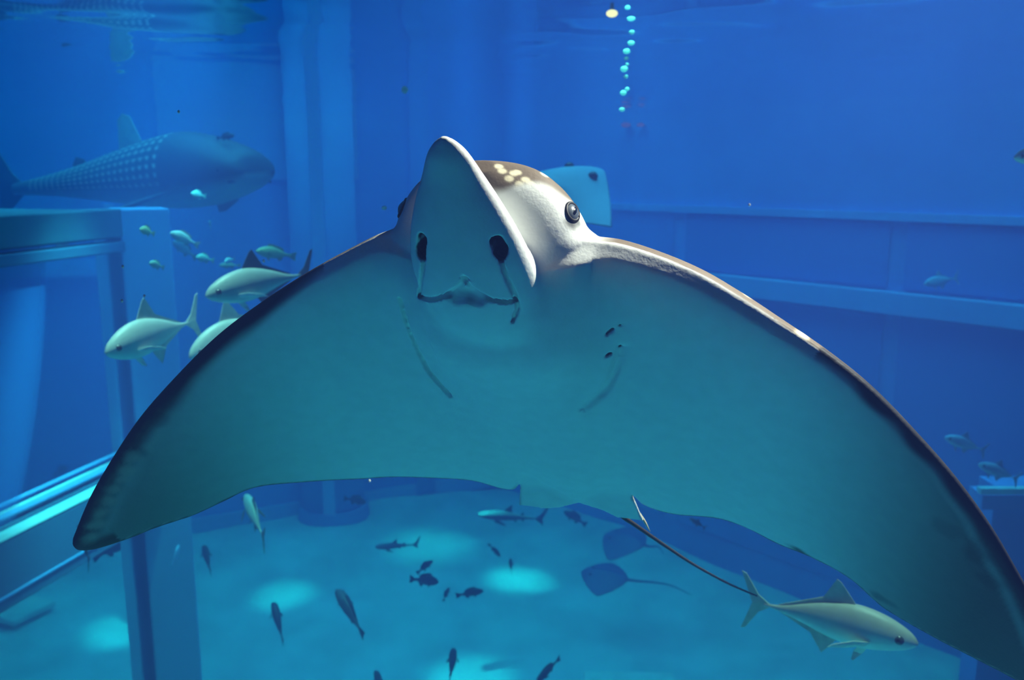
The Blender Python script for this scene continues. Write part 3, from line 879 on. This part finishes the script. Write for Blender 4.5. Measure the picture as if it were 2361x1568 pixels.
SHARK = dict(
    top=[(0, .0), (.03, .030), (.10, .058), (.22, .080), (.36, .090), (.5, .078), (.65, .052), (.8, .030), (.93, .018), (1, .014)],
    bot=[(0, -.012), (.03, -.030), (.10, -.050), (.22, -.066), (.36, -.070), (.5, -.060), (.65, -.040), (.8, -.022), (.93, -.014), (1, -.012)],
    wid=[(0, .05), (.03, .075), (.10, .092), (.22, .092), (.36, .084), (.5, .066), (.65, .044), (.8, .026), (.93, .014), (1, .010)],
    dorsal=[(.40, .075), (.46, .14), (.515, .185), (.535, .18), (.53, .12), (.55, .068), (.48, .06)],
    second=[(.68, .042), (.72, .075), (.745, .08), (.745, .05), (.755, .032), (.72, .03)],
    anal=[(.72, -.03), (.755, -.062), (.77, -.06), (.77, -.025)],
    tail=[(.95, .012), (1.02, .05), (1.11, .19), (1.15, .24), (1.135, .15), (1.085, .0), (1.10, -.07), (1.11, -.11), (1.06, -.07), (.95, -.012)],
    pect=[(0, .02), (.05, .035), (.17, .0), (.20, -.03), (.10, -.03), (.02, -.03)], pect_at=(.24, -.05),
    pelv=[(0, .01), (.03, -.02), (.06, -.045), (.065, -.02), (.05, .01)], pelv_at=(.58, -.045), eye=(.06, -.002, .008))

def curve1(K, t):
    K = np.array(K, float); c = catmull(K, 12)
    return np.interp(t, c[:, 0], c[:, 1])

def fin(name, pts2, origin, ex, ey, th, mat, parent):
    """thin fin with real thickness, thicker at the root, from an outline"""
    P = np.array(pts2, float); c = P.mean(0); n = len(P)
    ez = np.cross(ex, ey); ez /= np.linalg.norm(ez)
    V = []
    for s in (1, -1):
        for q in P: V.append(origin + ex * q[0] + ey * q[1] + ez * th * .25 * s)
    V.append(origin + ex * c[0] + ey * c[1] + ez * th); V.append(origin + ex * c[0] + ey * c[1] - ez * th)
    Fc = []
    for i in range(n):
        j = (i + 1) % n
        Fc += [(i, j, 2 * n), (n + j, n + i, 2 * n + 1), (j, i, n + i, n + j)]
    return mesh_obj(name, V, Fc, mat, parent)

def make_fish(name, label, cat, head, tail, S=JACK, hk=1.0, wk=1.0, cols=((.30, .36, .37), (.62, .68, .67), (.80, .83, .80)), fcol=(.35, .40, .38),
              group=None, roll=0.0, curl=0.0, pcol=None, spots=None, eye_px=True):
    """head, tail: (px, py, depth) of the snout and of the tail root"""
    h = W(*head); t = W(*tail)
    L = np.linalg.norm(h - t)
    ax = (h - t) / L
    up = np.array([0, 0, 1.0]); side = np.cross(up, ax)
    if np.linalg.norm(side) < .15: side = np.array([1.0, 0, 0]) - ax * ax[0]
    side /= np.linalg.norm(side); up = np.cross(ax, side)
    if roll:
        c, s = math.cos(roll), math.sin(roll); up, side = c * up + s * side, c * side - s * up
    root = empty(name, (h + t) / 2, (ax, side, up))
    ex, ey, ez = np.array([1.0, 0, 0]), np.array([0, 1.0, 0]), np.array([0, 0, 1.0])
    ns, nr = 34, 20
    ts = np.linspace(0, 1, ns) ** 1.15
    tp, bt, wd = curve1(S['top'], ts) * hk, curve1(S['bot'], ts) * hk, np.maximum(curve1(S['wid'], ts) * wk, .004)
    def bendy(tt): return curl * (np.asarray(tt) - .3) ** 2 * L * np.sign(1)
    V, C = [], []
    for i in range(ns):
        m, hh = (tp[i] + bt[i]) / 2, max((tp[i] - bt[i]) / 2, .004)
        for k in range(nr):
            a = 2 * math.pi * k / nr
            ca, sa = math.cos(a), math.sin(a)
            V.append((L * (.5 - ts[i]), L * wd[i] * sa * abs(sa) ** .0 + bendy(ts[i]), L * (m + hh * ca)))
            f_ = ca
            b_, s_, w_ = (np.array(c_) for c_ in cols)
            g = smoothstep(.05, .75, f_); w2 = smoothstep(-.2, -.8, f_)
            col = s_ * (1 - g) * (1 - w2) + b_ * g + w_ * w2
            C.append(col)
    Fc = []
    for i in range(ns - 1):
        for k in range(nr):
            Fc.append((i * nr + k, i * nr + (k + 1) % nr, (i + 1) * nr + (k + 1) % nr, (i + 1) * nr + k))
    Fc.append(tuple(range(nr))[::-1]); Fc.append(tuple((ns - 1) * nr + k for k in range(nr)))
    if spots is not None: V, Fc, C = spots(V, Fc, C, L)
    body = mesh_obj('body', V, Fc, M_SKIN, root, True)
    set_pigment(body.data, np.array(C))
    fm = fin_mat(fcol); pm = fin_mat(pcol or fcol)
    def q2(key): return [((.5 - u) * L, v * L * (hk if key != 'tail' else max(hk, .8))) for u, v in S[key]]
    zero = np.zeros(3)
    for key, nm in (('dorsal', 'dorsal_fin'), ('second', 'rear_dorsal_fin'), ('anal', 'anal_fin'), ('tail', 'tail_fin')):
        if key in S:
            fin(nm, q2(key), np.array([0, float(bendy(1.05 if key == 'tail' else .5)), 0]), ex, ez, .007 * L if key != 'tail' else .010 * L, fm, root)
    pa = S['pect_at']; va_ = S['pelv_at']
    for s in (1, -1):
        wa = np.interp(pa[0], ts, wd)
        o = np.array([(.5 - pa[0]) * L, s * wa * L * .93, pa[1] * L * hk])
        d = np.array([-.90, s * .40, -.12]); d /= np.linalg.norm(d)
        e2 = np.array([0, s * .25, .95]); e2 -= d * np.dot(d, e2); e2 /= np.linalg.norm(e2)
        fin('pectoral_fin', [(u * L, v * L) for u, v in S['pect']], o, d, e2, .006 * L, pm, root)
        o = np.array([(.5 - va_[0]) * L, s * .02 * L, va_[1] * L * hk])
        fin('pelvic_fin', [(u * L, v * L) for u, v in S['pelv']], o, np.array([-1.0, 0, 0]), np.array([0, s * .35, .94]), .006 * L, pm, root)
        e0, e1, er = S['eye']
        we = np.interp(e0, ts, wd); hh = (np.interp(e0, ts, tp) - np.interp(e0, ts, bt)) / 2; mm = (np.interp(e0, ts, tp) + np.interp(e0, ts, bt)) / 2
        yy = we * math.sqrt(max(.05, 1 - ((e1 * hk - mm) / hh) ** 2))
        bm = bmesh.new(); bmesh.ops.create_uvsphere(bm, u_segments=14, v_segments=10, radius=er * L, matrix=Matrix.Translation(((.5 - e0) * L, s * (yy - er * .55) * L, e1 * hk * L)))
        e = bm_obj('eye', bm, M_EYE, root, True)
        bm = bmesh.new(); bmesh.ops.create_uvsphere(bm, u_segments=12, v_segments=8, radius=er * .62 * L, matrix=Matrix.Translation(((.5 - e0) * L, s * (yy - er * .02) * L, e1 * hk * L)))
        bm_obj('pupil', bm, M_PUP, e, True)
    tag(root, label, cat, group)
    return root

SILV = ((.42, .50, .50), (.66, .74, .72), (.72, .80, .78))
# silver jacks
make_fish('trevally', 'silver jack with a yellowish chin swimming below the right wing', 'fish', (2117, 1482, 3.05), (1762, 1394, 3.35), JACK, .92, 1.1,
          ((.40, .42, .36), (.62, .64, .58), (.75, .76, .68)), (.66, .66, .50), 'silver jacks', pcol=(.85, .84, .66))
make_fish('trevally', 'silver jack heading down left, lowest on the left above the wing', 'fish', (243, 812, 4.6), (436, 744, 5.1), JACK, 1.12, 1.1, SILV, (.66, .74, .70), 'silver jacks', pcol=(.8, .86, .84))
make_fish('trevally', 'grey green jack with a dark tail partly behind the left wing', 'fish', (474, 680, 4.9), (694, 634, 5.3), JACK, 1.0, 1.1, ((.26, .33, .33), (.38, .46, .46), (.55, .70, .70)), (.08, .10, .14), 'silver jacks', pcol=(.7, .8, .82))
make_fish('trevally', 'jack almost wholly hidden behind the left wing, only its back showing', 'fish', (436, 822, 5.0), (640, 735, 5.4), JACK, 1.15, 1.1, SILV, (.66, .74, .70), 'silver jacks')
make_fish('trevally', 'silvery fish pointing down, just below the trailing edge of the left wing', 'fish', (566, 1142, 6.9), (604, 1232, 6.5), JACK, .95, 1.0, ((.36, .44, .42), (.60, .70, .64), (.62, .72, .66)), (.12, .18, .20))
# dark fish over the sand
DK = ((.05, .07, .09), (.08, .10, .13), (.12, .15, .18))
def dark(label, head, tail, hk=1.0, cols=DK, S=REEF, wk=1.0, name='reef_fish', roll=0.0, fcol=(.04, .05, .07)):
    return make_fish(name, label, 'fish', head, tail, S, hk, wk, cols, fcol, 'dark fish over the sand', roll=roll)
dark('dark fish upright over the sand at lower left, beside a bright pool', (630, 1388, 9.0), (650, 1470, 8.7), .95)
dark('large mottled dark fish diving with its tail down, lower left of centre', (777, 1358, 8.4), (830, 1452, 8.1), .85, ((.10, .12, .13), (.15, .17, .17), (.16, .18, .18)), wk=1.2)
dark('dark fish tail down at the bottom centre left of a bright pool', (1047, 1498, 8.8), (1038, 1558, 8.4), 1.25)
dark('dark fish cut off by the bottom edge, left of centre', (866, 1546, 8.6), (884, 1610, 8.3), 1.0)
dark('small dark fish below the left wing, just right of the blue pier', (470, 1258, 9.4), (484, 1312, 9.1), 1.15)
dark('dark deep bodied fish heading right over the sand, in the middle', (1012, 1342, 10.0), (954, 1336, 10.0), 1.4)
dark('faint dark fish just above the deep bodied one over the sand', (998, 1292, 10.6), (966, 1318, 10.6), 1.1)
dark('dark oval fish heading right, right of the small upright one', (1115, 1362, 10.0), (1060, 1372, 10.0), 1.05)
dark('tiny upright dark fish between the deep bodied and the oval fish', (1036, 1354, 10.1), (1024, 1382, 10.1), 1.0)
dark('small dark fish pointing down at the edge of the brightest pool', (1177, 1288, 10.4), (1179, 1318, 10.2), .95)
dark('slim dark fish slanting down left of the brightest pool', (1154, 1284, 10.6), (1130, 1258, 10.6), .8)
dark('blurred dark fish slanting up at the bottom edge, left of the pale reflection slab', (1238, 1572, 8.0), (1284, 1524, 8.2), .9)
dark('dark fish with only its tail showing under the left wing tip', (186, 1205, 5.2), (203, 1288, 5.4), .8, S=JACK)
dark('dark fish tail hanging below the trailing edge of the right wing', (1590, 1195, 8.2), (1622, 1215, 8.2), .9, S=JACK)
dark('dark fish in front of the pale reef shark, under the ray\'s tail base', (1300, 1178, 11.5), (1345, 1206, 11.5), 1.1)
dark('dim fish near the round column under the left wing', (845, 1158, 11.0), (800, 1150, 11.0), 1.3)
make_fish('reef_fish', 'small bright blue fish beside the blue pier under the left wing', 'fish', (413, 1256, 8.0), (400, 1296, 7.9), REEF, 1.1, 1.0, ((.30, .55, .85), (.35, .62, .92), (.4, .65, .9)), (.25, .5, .8))
make_fish('reef_shark', 'slender dark shark cruising over the sand left of centre', 'shark', (866, 1262, 11.0), (955, 1256, 11.2), SHARK, 1.0, 1.0, ((.07, .10, .13), (.10, .13, .16), (.15, .2, .22)), (.06, .09, .12))
make_fish('reef_shark', 'pale backed shark below the ray\'s hind fin', 'shark', (1103, 1186, 11.5), (1240, 1196, 11.8), SHARK, 1.0, 1.0, ((.30, .40, .36), (.10, .13, .16), (.15, .2, .22)), (.08, .12, .14))
# hazy fish in mid water on the left
def hazy(label, head, tail, col, hk=1.0, name='reef_fish'):
    c = np.array(col)
    return make_fish(name, label, 'fish', head, tail, REEF, hk, 1.0, (tuple(c * .9), tuple(c), tuple(c * .8)), tuple(c * .6), 'hazy reef fish on the left')
hazy('small round yellow green fish, leftmost of the hazy group', (322, 528, 6.8), (352, 538, 6.9), (.60, .70, .42), 1.7)
hazy('pale blue fish in the middle of the hazy group', (392, 536, 7.0), (450, 562, 7.1), (.62, .80, .95), 1.25)
hazy('small green fish below the pale blue one', (344, 606, 6.8), (374, 616, 6.9), (.42, .62, .50), 1.5)
hazy('pale teal fish just under the whale shark\'s belly', (440, 446, 7.8), (470, 452, 7.9), (.62, .85, .80), 1.6)
hazy('small teal fish in the hazy group behind the pale blue one', (452, 592, 7.4), (488, 600, 7.5), (.30, .70, .72), 1.5)
hazy('tiny bright fish at the nose of the jack with the dark tail', (518, 604, 7.4), (538, 598, 7.5), (.35, .70, .85), 1.4)
hazy('yellow green fish above the jack with the dark tail', (590, 578, 7.6), (670, 590, 7.8), (.40, .52, .28), 1.0)
hazy('dim teal fish under the pale blue one', (398, 556, 8.4), (446, 590, 8.4), (.22, .50, .52), 1.3)
hazy('tiny teal fish hanging tail down right of the hazy group', (483, 508, 8.4), (486, 528, 8.4), (.25, .62, .62), 1.0)
hazy('dull green fish touching the back of the dark tailed jack', (505, 612, 8.0), (548, 612, 8.0), (.28, .50, .40), .9)
hazy('faint slim blue fish far left, the upper of two', (208, 684, 9.0), (210, 708, 9.0), (.25, .55, .75), 1.0)
hazy('faint slim blue fish far left, the lower of two', (184, 722, 9.0), (168, 776, 9.0), (.25, .55, .75), .8)
hazy('very faint fish between the left wing and the far left edge', (270, 925, 9.5), (236, 985, 9.5), (.20, .45, .55), 1.0)
# pale fish on the right
def pale(label, head, tail, hk, col=(.42, .66, .85)):
    c = np.array(col)
    return make_fish('reef_fish', label, 'fish', head, tail, JACK, hk, 1.0, (tuple(c * .9), tuple(c), tuple(c)), tuple(c * .8), 'pale fish on the right')
pale('pale blue fish just above the outer right wing', (2178, 1008, 7.5), (2262, 1036, 7.6), .8)
pale('pale blue fish right of the outer wing, above the bright rail', (2256, 1070, 7.5), (2338, 1102, 7.6), .8)
pale('very faint fish in the blue water above the middle of the right wing', (2130, 655, 11.0), (2200, 642, 11.0), 1.1)
pale('pale yellow fish nose poking in at the right edge', (2339, 363, 4.0), (2450, 356, 4.1), .9, (.92, .95, .80))

# whale shark
def whale_spots(V, Fc, C, L):
    V = np.array(V); C = np.array(C)
    return V, Fc, C
WS = dict(SHARK)
def build_whale_shark():
    # denser body so that the rows of pale spots are pigment on the skin
    h, t = W(594, 386, 10.0), W(34, 438, 12.0)
    L = np.linalg.norm(h - t); ax = (h - t) / L
    up = np.array([0, 0, 1.0]); side = np.cross(up, ax); side /= np.linalg.norm(side); up = np.cross(ax, side)
    c, s = math.cos(.12), math.sin(.12)
    root = empty('whale_shark', (h + t) / 2, (ax, side, up))
    ns, nr = 230, 110
    ts = np.linspace(0, 1, ns)
    hk = 1.28
    tp = curve1([(0, .0), (.015, .028), (.06, .050), (.15, .074), (.25, .088), (.36, .082), (.5, .066), (.65, .046), (.8, .030), (.93, .020), (1, .016)], ts) * hk
    bt = curve1([(0, -.016), (.015, -.036), (.06, -.052), (.15, -.068), (.25, -.072), (.36, -.068), (.5, -.054), (.65, -.038), (.8, -.024), (.93, -.016), (1, -.014)], ts) * hk
    wd = curve1([(0, .055), (.015, .080), (.06, .094), (.15, .100), (.25, .098), (.36, .088), (.5, .066), (.65, .044), (.8, .027), (.93, .015), (1, .011)], ts)
    T_, A_ = np.meshgrid(ts, 2 * math.pi * np.arange(nr) / nr, indexing='ij')
    m, hh = ((tp + bt) / 2)[:, None], np.maximum((tp - bt) / 2, .004)[:, None]
    ca, sa = np.cos(A_), np.sin(A_)
    V = np.stack([L * (.5 - T_), L * wd[:, None] * sa, L * (m + hh * ca)], -1).reshape(-1, 3)
    # pigment: grey back, pale belly, rows of pale spots along and across the body
    back = np.array([.07, .11, .14]); bel = np.array([.30, .42, .44]); pale_ = np.array([.52, .70, .66])
    g = smoothstep(-.25, -.75, ca)[..., None]
    col = back * (1 - g) + bel * g
    sx_ = T_ / .030; ang = np.where(A_ > math.pi, 2 * math.pi - A_, A_) / math.pi * 13
    fx = sx_ - np.round(sx_); fa = ang - np.round(ang)
    sp = smoothstep(.30, .16, np.hypot(fx, fa)) * (T_ > .26) * (T_ < .92) * (ca > -.55)
    lin = smoothstep(.16, .06, np.abs(fa)) * .25 * (T_ > .3)
    rg = smoothstep(.012, .004, np.abs(np.abs(ang - 7.0) - .0) / 13) * 0
    k = np.clip(sp + lin, 0, 1)[..., None] * (1 - g)
    col = col * (1 - k) + pale_ * k
    i, j = np.meshgrid(np.arange(ns - 1), np.arange(nr), indexing='ij')
    a = (i * nr + j).ravel(); b_ = (i * nr + (j + 1) % nr).ravel()
    Fc = [tuple(q) for q in np.stack([a, b_, b_ + nr, a + nr], 1)]
    Fc.append(tuple(range(nr))[::-1]); Fc.append(tuple((ns - 1) * nr + k_ for k_ in range(nr)))
    body = mesh_obj('body', V, Fc, M_SKIN, root, True)
    set_pigment(body.data, col.reshape(-1, 3))
    ex, ey, ez = np.eye(3)
    def q(pts): return [((.5 - u) * L, v * L) for u, v in pts]
    fg = fin_mat((.36, .50, .50)); fd = fin_mat((.06, .09, .12))
    fin('dorsal_fin', q([(.400, .070), (.432, .135), (.452, .172), (.478, .182), (.500, .165), (.505, .115), (.510, .058), (.46, .05)]), np.zeros(3), ex, ez, .008 * L, fg, root)
    fin('rear_dorsal_fin', q([(.64, .045), (.665, .070), (.695, .078), (.71, .06), (.72, .036), (.68, .03)]), np.zeros(3), ex, ez, .006 * L, fd, root)
    fin('tail_fin', q([(.95, .012), (1.0, .05), (1.06, .13), (1.11, .20), (1.125, .19), (1.10, .10), (1.07, .0), (1.085, -.06), (1.09, -.10), (1.05, -.07), (.95, -.012)]), np.zeros(3), ex, ez, .010 * L, fd, root)
    for s_ in (1, -1):
        d = np.array([-.62, s_ * .72, -.30]); d /= np.linalg.norm(d); e2 = np.array([.8, s_ * .5, 0]); e2 -= d * np.dot(d, e2); e2 /= np.linalg.norm(e2)
        fin('pectoral_fin', [(0, .05 * L), (.09 * L, .045 * L), (.19 * L, .0), (.20 * L, -.02 * L), (.08 * L, -.02 * L), (0, -.03 * L)], np.array([.27 * L, s_ * .085 * L, -.045 * L]), d, e2, .008 * L, fd, root)
        bm = bmesh.new(); bmesh.ops.create_uvsphere(bm, u_segments=12, v_segments=8, radius=.007 * L, matrix=Matrix.Translation((.45 * L, s_ * .086 * L, -.004 * L)))
        bm_obj('eye', bm, M_PUP, root, True)
    # wide mouth line under the snout
    mp = [np.array([.5 * L - .012 * L - .020 * L * (k_ / 8) ** 2, (k_ / 8) * .078 * L, -.030 * L - .006 * L * (k_ / 8) ** 2]) for k_ in range(-8, 9)]
    tube('mouth', mp, [.0035 * L] * 17, fd, root, 8)
    tag(root, 'spotted whale shark cruising to the right at upper left', 'shark')
build_whale_shark()
make_fish('remora', 'small dark fish riding above the whale shark\'s head', 'fish', (540, 312, 9.9), (505, 318, 10.0), REEF, .9, 1.0, DK, (.05, .07, .09))

# distant rays
def make_ray(name, label, centre, fwd, nrm, span, length, cols, tail_len, pw=1.35):
    c = W(*centre); f_ = np.array(fwd, float); f_ /= np.linalg.norm(f_)
    n = np.array(nrm, float); n -= f_ * np.dot(n, f_); n /= np.linalg.norm(n)
    s = np.cross(f_, n)
    root = empty(name, c, (f_, -s, n))
    N, K = 48, 10
    V, Fc, C = [], [], []
    for side in (1, -1):
        for k in range(K):
            r = 1 - (k / (K - 1)) ** 1.6
            for i in range(N):
                a = 2 * math.pi * i / N
                x, y = math.cos(a), math.sin(a)
                rr = 1 / (abs(x) ** pw + abs(y) ** pw) ** (1 / pw)
                px_, py_ = rr * x * length / 2 * r, rr * y * span / 2 * r
                th = (.10 * length * (1 - r * r) ** .8 * math.exp(-(py_ / (span * .22)) ** 2) + .012 * length * (1 - r ** 3)) + .002
                V.append((px_, py_, side * th * (1.1 if side > 0 else .7) - .12 * span * abs(py_ / (span / 2)) ** 2 * .5))
                C.append(np.array(cols[0] if side > 0 else cols[1]))
    for s_ in (0, 1):
        o = s_ * K * N
        for k in range(K - 1):
            for i in range(N):
                q = (o + k * N + i, o + k * N + (i + 1) % N, o + (k + 1) * N + (i + 1) % N, o + (k + 1) * N + i)
                Fc.append(q if s_ == 0 else q[::-1])
    for i in range(N):
        Fc.append((i, K * N + i, K * N + (i + 1) % N, (i + 1) % N))
    b = mesh_obj('body', V, Fc, M_SKIN, root, True); set_pigment(b.data, np.array(C))
    m = fin_mat(tuple(np.array(cols[0]) * .8))
    tp = catmull([(-length * .42, 0, .01), (-length * .6, .02, .02), (-length * .5 - tail_len * .6, -.05, .0), (-length * .5 - tail_len, .03, -.03)], 6)
    tube('tail', tp, np.linspace(.035 * length, .006 * length, len(tp)), m, root, 8)
    for s_ in (1, -1):
        bm = bmesh.new(); bmesh.ops.create_uvsphere(bm, u_segments=10, v_segments=8, radius=.035 * length, matrix=Matrix.Translation((length * .27, s_ * .10 * span, .055 * length)))
        bm_obj('eye', bm, M_PUP, root, True)
    tag(root, label, 'ray')
    return root
make_ray('stingray', 'dark stingray with a long thin tail over the sand', (1394, 1328, 10.6), (-1.0, .35, .03), (.0, -.15, 1), .72, .58, ((.05, .09, .20), (.2, .25, .3)), .75)
make_ray('stingray', 'blurred dark ray further off behind the long tailed stingray', (1440, 1245, 12.6), (-.8, .6, .0), (.0, -.3, 1), .9, .66, ((.06, .10, .22), (.2, .25, .3)), .3)
make_ray('manta_ray', 'pale teal ray half hidden behind the eagle ray\'s head', (1270, 440, 6.5), (.429, .35, .143), (.0, -.133, .327), 1.23, 1.14, ((.30, .62, .72), (.30, .60, .70)), .3, 1.04)

# ------------------------------------------------------------------ bubbles, flecks, window reflections built as glowing bodies and a slab
def bubble_mat():
    m, t, b = new_mat('bubble')
    t.nodes.remove(b)
    o = t.nodes['Material Output']
    d = t.nodes.new('ShaderNodeBsdfDiffuse'); d.inputs[0].default_value = (.75, .95, .95, 1)
    tr = t.nodes.new('ShaderNodeBsdfTranslucent'); tr.inputs[0].default_value = (.75, .95, .95, 1)
    mx = t.nodes.new('ShaderNodeMixShader')
    t.links.new(d.outputs[0], mx.inputs[1]); t.links.new(tr.outputs[0], mx.inputs[2]); t.links.new(mx.outputs[0], o.inputs[0])
    return m
M_BUB = bubble_mat()
def blob(name, px, py, d, rpx, sq=1.0, mat=M_BUB, seg=14, label=None, cat=None, group=None, tilt=0):
    r = rpx / FPX * d
    bm = bmesh.new()
    bmesh.ops.create_uvsphere(bm, u_segments=seg, v_segments=seg * 2 // 3, radius=r)
    rnd = random.Random(int(px * 7 + py))
    for v in bm.verts:                       # wobbly flattened cap shape
        v.co.z *= sq * (0.85 if v.co.z < 0 else 1.0)
        v.co.x *= 1 + .12 * math.sin(3 * v.co.z / r + rnd.random())
    o = bm_obj(name, bm, mat, None, True)
    o.location = W(px, py, d)
    o.rotation_euler = (0, tilt, 0)
    tag(o, label, cat, group)
    return o
ORD = ['topmost', 'second from the top', 'third from the top', 'fourth from the top', 'fifth from the top, large', 'sixth from the top, tiny', 'seventh from the top, tiny', 'eighth from the top, large',
       'fourth from the bottom, small', 'third from the bottom, small', 'second from the bottom, large', 'lowest']
for k, (x, y, r, q) in enumerate([(1447, 18, 6, .8), (1455, 44, 9, .6), (1457, 75, 6, .9), (1455, 100, 8, .7), (1445, 119, 8, .8), (1444, 135, 5, 1), (1446, 149, 4, 1), (1439, 160, 8, .9),
                                  (1443, 177, 5, 1), (1446, 206, 5, .9), (1437, 215, 7, .9), (1434, 253, 6, .8)]):
    blob('bubble', x, y, 4.6, r, q, label='%s glinting cyan bubble of the rising string right of centre' % ORD[k], cat='bubble', group='rising string of bubbles')
blob('bubble', 886, 480, 3.2, 5.5, .95, label='single bright cyan bubble left of the eagle ray\'s head', cat='bubble')
blob('bubble', 933, 208, 4.8, 7, 1.3, label='faint pale bubble high above the left of the snout', cat='bubble')
FLK = ['at far left, highest of three', 'at far left, rightmost of three', 'at far left, lowest of three', 'above the back of the dark tailed jack', 'above the whale shark', 'in the blue water right of the ray\'s head', 'at the trailing edge of the left wing']
M_FLK = paint('fleck', (.75, .72, .68), .9, .1)
for k, (x, y, d) in enumerate([(283, 615, 2.2), (333, 683, 2.2), (281, 694, 2.2), (608, 602, 2.3), (412, 258, 2.2), (1728, 473, 2.2), (852, 1109, 2.3)]):
    blob('drifting_fleck', x, y, d, 3, 1.4, M_FLK, 8, 'tiny pale drifting fleck ' + FLK[k], 'fleck', 'drifting flecks')

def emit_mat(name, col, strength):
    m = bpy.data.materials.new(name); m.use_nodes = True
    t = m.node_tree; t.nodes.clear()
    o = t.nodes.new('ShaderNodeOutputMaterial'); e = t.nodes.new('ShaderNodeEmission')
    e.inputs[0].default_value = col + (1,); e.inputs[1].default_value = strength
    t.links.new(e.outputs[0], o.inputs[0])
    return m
def reflection_glow(name, label, loc, r, sq, col, strength, mount):  # glowing body added in place of a reflection in the window
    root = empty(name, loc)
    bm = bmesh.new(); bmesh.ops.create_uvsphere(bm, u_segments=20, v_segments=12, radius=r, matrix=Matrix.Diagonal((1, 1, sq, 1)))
    bm_obj('glow_body', bm, emit_mat(name + '_glow', col, strength), root, True)
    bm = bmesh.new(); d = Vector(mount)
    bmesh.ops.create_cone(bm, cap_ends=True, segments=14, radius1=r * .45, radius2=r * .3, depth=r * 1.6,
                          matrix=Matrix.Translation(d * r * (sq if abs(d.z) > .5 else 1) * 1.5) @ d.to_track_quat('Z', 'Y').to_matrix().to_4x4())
    bm_obj('glow_mount', bm, M_BEAMD, root)
    return tag(root, label, 'reflection')
reflection_glow('orange_reflection', 'small orange glow standing in for a lamp reflection in the window glass', W(1411, 31, 5.2), .034, .62, (1.0, .42, .20), 3.6, (0, 0, 1))
for x, lab, r in ((1443, 'left of two dim red glows standing in for window reflections below the bubble string', .085), (1477, 'right of two dim red glows standing in for window reflections below the bubble string', .065)):
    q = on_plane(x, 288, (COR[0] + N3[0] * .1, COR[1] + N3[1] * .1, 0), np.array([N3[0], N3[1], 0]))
    reflection_glow('red_reflection', lab, q, r, .5, (1.0, .05, .08), 1.6, (-N3[0], -N3[1], 0))  # red window reflections added as glowing bodies on the wall
# pale slab added on the sand for a sign reflected in the window
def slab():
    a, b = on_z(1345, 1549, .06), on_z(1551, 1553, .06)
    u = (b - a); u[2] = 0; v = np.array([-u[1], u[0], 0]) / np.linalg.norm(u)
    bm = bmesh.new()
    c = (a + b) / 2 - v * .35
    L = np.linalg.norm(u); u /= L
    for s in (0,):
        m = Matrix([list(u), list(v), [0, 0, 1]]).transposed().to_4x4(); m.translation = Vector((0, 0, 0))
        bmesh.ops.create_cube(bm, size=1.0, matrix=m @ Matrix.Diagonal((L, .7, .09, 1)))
    o = bm_obj('sign_reflection', bm, paint('reflection_white', (.86, .86, .84), .6, .3, .15, 3), None)
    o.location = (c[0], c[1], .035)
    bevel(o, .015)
    tag(o, 'pale slab standing in for a sign reflected in the window at the bottom edge', 'slab')
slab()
